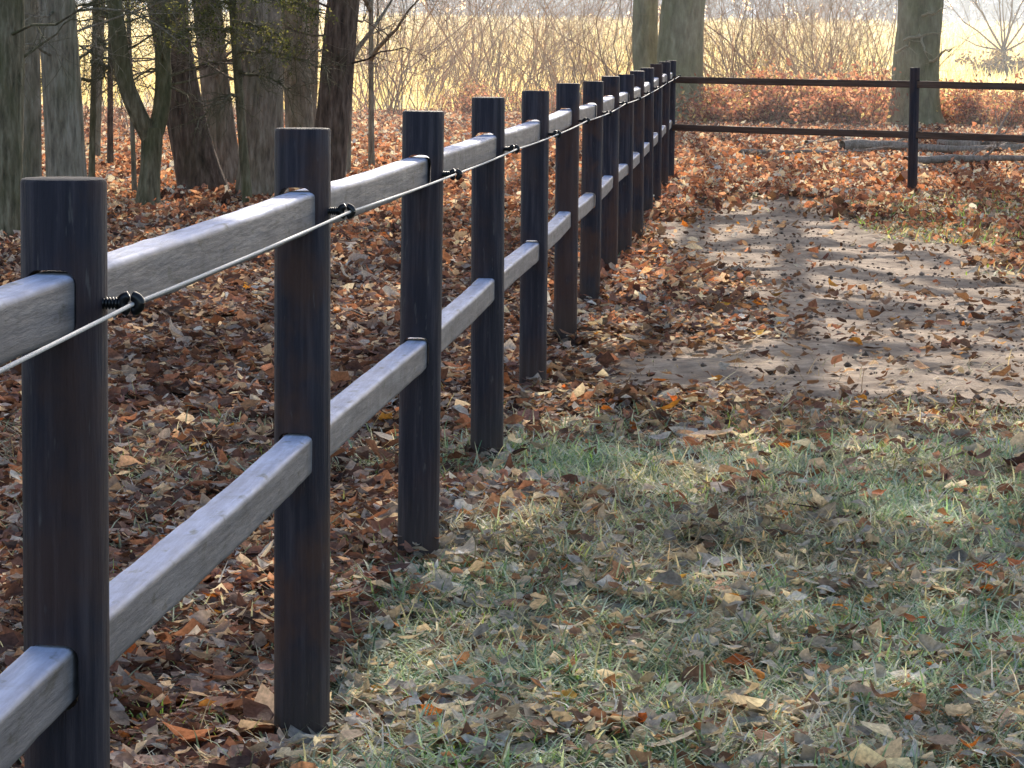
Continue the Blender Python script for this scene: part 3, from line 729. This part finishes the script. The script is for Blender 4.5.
def leafy_bush(seed, w, h, n, pal, size, name):
    rr = np.random.default_rng(seed); mb = MB(); cs = []
    for k in range(10):
        a = rr.uniform(0, 6.28); d = A_([math.cos(a), math.sin(a), rr.uniform(.5, 1.4)])
        tp = branch(mb, A_([rr.uniform(-.3, .3) * w, rr.uniform(-.2, .2) * w, -.05]), d, h * rr.uniform(.7, 1.2), .012, 1, rr, .2, .1, 4, (4,), (.20, .12, .08), .2, .8); cs += list(tp[1:])
    lb = MB()
    leaf_cloud(mb, A_(cs), .13, n, size, pal, rr)
    return mb.build(name, M_foliage, smooth=False)
RED = A_([(.56, .25, .17), (.64, .34, .24), (.46, .19, .14), (.70, .44, .32), (.60, .38, .24), (.38, .18, .13), (.68, .56, .28)])
BU = [leafy_bush(200 + i, 1.0, .78, 1900, RED, .045, 'red_leaf_shrub') for i in range(3)]
used = set(); k = 0
for i in range(13):
    px = 704 + i * 15.2 + rnd.uniform(-4, 4)
    place(BU[k % 3], k % 3 not in used, px, 120, rnd.uniform(59, 63.5), rnd.uniform(0, 6.28), rnd.uniform(.85, 1.15), 'low russet leafed bush behind the back fence, between the beeches', 'bush', 'russet bushes between the beeches'); used.add(k % 3); k += 1
for i in range(7):
    px = 946 + i * 14 + rnd.uniform(-4, 4)
    place(BU[k % 3], False, px, 120, rnd.uniform(59, 63), rnd.uniform(0, 6.28), rnd.uniform(.85, 1.1), 'low russet leafed bush behind the back fence, right of the mossy beech', 'bush', 'russet bushes right of the mossy beech'); k += 1
for i in range(9):
    px = 440 + i * 21 + rnd.uniform(-8, 8)
    place(BU[k % 3], False, px, 110, rnd.uniform(66, 76), rnd.uniform(0, 6.28), rnd.uniform(.5, .8), 'low russet bush at the foot of the bare shrubs left of the twin beeches', 'bush', 'russet bushes under the bare shrubs'); k += 1

# bare open grown tree in the field, with a dark little shrub at its foot
def field_tree():
    bx, by = ground_at(1003, 80); bz = float(terrain(bx, by)); sc = FPX / by; rr = np.random.default_rng(9)
    root = empty('field_tree', (bx, by, bz)); tag(root, 'small bare tree with spreading branches standing in the bright field at the right', 'tree')
    mb = MB(); hz = 30 / sc
    tube(mb, [(0, 0, -.2), (0, 0, .2), (.01, 0, hz * .5), (0, 0, hz)], [3.8 / sc, 3.0 / sc, 2.7 / sc, 2.8 / sc], 10, .05, 2, col=(.34, .27, .19)); mb.build('trunk', M_twig, root)
    mb = MB()
    for (dx, dz) in ((-44, 34), (-34, 8), (-24, 58), (-6, 60), (14, 62), (30, 44), (44, 14), (8, 40), (36, 70), (-48, 60)):
        d = A_([dx, rr.uniform(-18, 18), dz]) / sc; L = np.linalg.norm(d) * 1.5
        branch(mb, A_([0, 0, hz * rr.uniform(.85, 1.0)]), d, L, 1.15 / sc, 2, rr, .0, .06, 5, (4, 4), (.36, .29, .22), .10, .5)
    mb.build('crown', M_twig, root)
    b = leafy_bush(240, 1.2, .9, 1800, A_([(.30, .23, .14), (.22, .16, .10), (.36, .28, .17)]), .06, 'shrub')
    b.location = (bx + .05, by - .6, bz); b.scale = (1.15, 1.15, 1.05); tag(b, 'dull brown shrub at the foot of the small bare field tree', 'shrub')
field_tree()

# fallen branches behind the back fence at the right
LG = 'fallen branches lying behind the back fence'
for i, (pl, r, lab) in enumerate((
        ([(842, 154), (885, 151), (925, 156), (975, 158), (1050, 151)], 4.2, 'long pale fallen branch lying along the leaves behind the lower back rail'),
        ([(905, 172), (960, 166), (1010, 166), (1060, 168)], 3.4, 'grey fallen branch lowest of the pile at the right edge'),
        ([(940, 152), (985, 158), (1015, 148), (1050, 140)], 4.2, 'thick crooked fallen branch rising to the right edge'),
        ([(740, 160), (790, 157), (840, 160), (896, 152)], 1.5, 'thin fallen branch left of the single back post'),
        ([(806, 150), (822, 146), (846, 142)], 1.5, 'short pale stick under the lower back rail, left of the single back post'))):
    g = [ground_at(*p) for p in pl]; cy = np.mean([q[1] for q in g]); sc = FPX / cy
    P_ = []
    for q in g:
        yy = cy + (q[1] - cy) * .25; xx = q[0] / q[1] * yy; P_.append((xx, yy, float(terrain(xx, yy)) + r / sc * .8 + (cy - q[1]) * -.0 + max(0, (q[1] - cy)) * .03))
    P_ = A_(P_); P_[:, 2] += .05; r *= 1.35; t = np.linspace(0, len(P_) - 1, 18); P2 = np.column_stack([np.interp(t, range(len(P_)), P_[:, k]) for k in range(3)])
    for _ in range(2): P2[1:-1] = (P2[:-2] + 2 * P2[1:-1] + P2[2:]) / 4
    o0 = P2[0].copy(); P2 = P2 - o0 + rng.normal(0, .006, P2.shape)
    mb = MB(); tube(mb, P2, np.linspace(r, r * .5, 18) / sc, 10, .08, i)
    for k in range(3): branch(mb, P2[rng.integers(5, 16)], A_([1, rng.normal(0, .5), .35]), .7, .35 * r / sc, 1, rng, .2, .02, 5, (3,))
    o = mb.build('fallen_branch', M_wood_log); o.location = o0; tag(o, lab, 'fallen branch', LG)

# clods and grit on the trodden ground
mb = MB(); x, y = scatter(9000, 13, 31, 1.2); k = (rng.random(len(x)) < path_mask(x, y)); x, y = x[k], y[k]
for xx, yy in zip(x, y):
    q_ = rng.lognormal(-4.9, .5); c_ = A_([xx, yy, float(terrain(xx, yy)) - .02 + q_ * .3]); v_ = A_([(1, 0, 0), (-1, 0, 0), (0, 1, 0), (0, -1, 0), (0, 0, .7), (0, 0, -.7)]) * rng.uniform(.6, 1.4, (6, 3)) * q_
    a = rng.uniform(0, 6.28); v_ = np.column_stack([v_[:, 0] * math.cos(a) - v_[:, 1] * math.sin(a), v_[:, 0] * math.sin(a) + v_[:, 1] * math.cos(a), v_[:, 2]])
    mb.add(c_ + v_, [[0, 2, 4], [2, 1, 4], [1, 3, 4], [3, 0, 4], [2, 0, 5], [1, 2, 5], [3, 1, 5], [0, 3, 5]], np.tile(rng.uniform(.5, 1.2) * A_([.30, .22, .17]), (6, 1)))
tag(mb.build('soil_clods', attr_leaf_mat('clod', 0, .9, .1)), 'small clods and grit on the bare trodden ground', 'soil', None, 'stuff')
# small loose twigs on the forest floor
mb = MB(); x, y = scatter(620, 6, 34, 1.15)
for xx, yy in zip(x, y):
    if path_mask(A_([xx]), A_([yy]))[0] > .15: continue
    a = rng.uniform(0, 6.28); L = rng.uniform(.12, .5); n_ = 5; p = np.zeros((n_, 3)); p[:, 0] = xx + np.cos(a) * L * np.linspace(0, 1, n_); p[:, 1] = yy + np.sin(a) * L * np.linspace(0, 1, n_)
    p[:, :2] += rng.normal(0, .012, (n_, 2)); p[:, 2] = terrain(p[:, 0], p[:, 1]) + .02 + np.abs(rng.normal(0, .015, n_))
    c = rng.uniform(.5, 1.3) * A_([(.30, .23, .17), (.16, .10, .07), (.5, .44, .34)][rng.integers(0, 3)])
    tube(mb, p, np.linspace(.0035, .0015, n_) * (1 + .03 * yy), 5, col=c)
tag(mb.build('forest_twigs', M_twig), 'small dry twigs scattered over the leaf litter', 'twigs', None, 'stuff')

# ------------------------------------------------------------------ far woodland, distance haze put into its colours
m, nt = new_mat('hazy_far_foliage')
at = nt.nodes.new('ShaderNodeAttribute'); at.attribute_name = 'col'
p = principled(nt, at.outputs['Color'], .9, None, 0.0); t = nt.nodes.new('ShaderNodeBsdfTranslucent'); nt.links.new(at.outputs['Color'], t.inputs[0])
mx = nt.nodes.new('ShaderNodeMixShader'); mx.inputs[0].default_value = .45; nt.links.new(p, mx.inputs[1]); nt.links.new(t.outputs[0], mx.inputs[2]); finish(nt, mx.outputs[0])
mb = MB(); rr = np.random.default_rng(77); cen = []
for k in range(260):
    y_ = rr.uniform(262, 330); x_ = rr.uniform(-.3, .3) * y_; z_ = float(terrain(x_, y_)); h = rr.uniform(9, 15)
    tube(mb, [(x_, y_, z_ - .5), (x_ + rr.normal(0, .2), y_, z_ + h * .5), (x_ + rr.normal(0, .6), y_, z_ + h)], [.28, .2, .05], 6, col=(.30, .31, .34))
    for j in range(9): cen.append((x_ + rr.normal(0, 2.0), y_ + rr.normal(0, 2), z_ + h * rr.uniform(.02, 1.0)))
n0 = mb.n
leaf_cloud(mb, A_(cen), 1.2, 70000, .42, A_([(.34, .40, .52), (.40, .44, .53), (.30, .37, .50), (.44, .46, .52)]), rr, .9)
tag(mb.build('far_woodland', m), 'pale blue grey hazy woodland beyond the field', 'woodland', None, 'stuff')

# luminous mist lying over the field
def haze():
    bpy.ops.mesh.primitive_cube_add(size=1, location=(0, 152, 9)); o = bpy.context.object; o.name = 'mist'; o.scale = (240, 216, 20)
    m, nt = new_mat('mist'); vs = nt.nodes.new('ShaderNodeVolumeScatter'); vs.inputs['Color'].default_value = (.86, .93, 1, 1)
    vs.inputs['Density'].default_value = .0022; vs.inputs['Anisotropy'].default_value = .55
    o_ = nt.nodes.new('ShaderNodeOutputMaterial'); nt.links.new(vs.outputs[0], o_.inputs['Volume'])
    o.data.materials.append(m); tag(o, 'thin luminous mist over the field', None, None, 'structure')
haze()

# ------------------------------------------------------------------ light and camera
w = bpy.data.worlds.new('World'); scene.world = w; w.use_nodes = True; nt = w.node_tree; nt.nodes.clear()
sky = nt.nodes.new('ShaderNodeTexSky'); sky.sky_type = 'NISHITA'; sky.sun_disc = False
sky.sun_elevation = math.radians(SUN_EL); sky.sun_rotation = math.radians(SUN_AZ); sky.air_density = 1.0; sky.dust_density = 1.9; sky.ozone_density = .8
bg = nt.nodes.new('ShaderNodeBackground'); bg.inputs[1].default_value = .225
o_ = nt.nodes.new('ShaderNodeOutputWorld'); nt.links.new(sky.outputs[0], bg.inputs[0]); nt.links.new(bg.outputs[0], o_.inputs[0])
sd = bpy.data.lights.new('sun', 'SUN'); sd.energy = 6.2; sd.angle = math.radians(.13); sd.color = (1.0, .91, .78)
so = bpy.data.objects.new('sun', sd); COL.objects.link(so)
e, a = math.radians(SUN_EL), math.radians(SUN_AZ)
so.rotation_euler = Vector((math.cos(e) * math.sin(a), math.cos(e) * math.cos(a), math.sin(e))).to_track_quat('Z', 'Y').to_euler()

cd = bpy.data.cameras.new('camera'); cam = bpy.data.objects.new('camera', cd); COL.objects.link(cam); scene.camera = cam
cd.sensor_width = 36; cd.sensor_fit = 'HORIZONTAL'; cd.lens = 36 * FPX / 1024; cd.clip_start = .1; cd.clip_end = 5000
from mathutils import Matrix
cam.matrix_world = Matrix.Translation((0, 0, CAMZ)) @ Matrix.Rotation(math.pi / 2 - PITCH, 4, 'X') @ Matrix.Rotation(ROLL, 4, 'Z')
scene.view_settings.view_transform = 'Standard'; scene.view_settings.look = 'None'; scene.view_settings.exposure = 0; scene.view_settings.gamma = 1
cy = scene.cycles; cy.max_bounces = 6; cy.diffuse_bounces = 3; cy.transmission_bounces = 4; cy.volume_bounces = 0; cy.use_denoising = True
cy.sample_clamp_indirect = 4
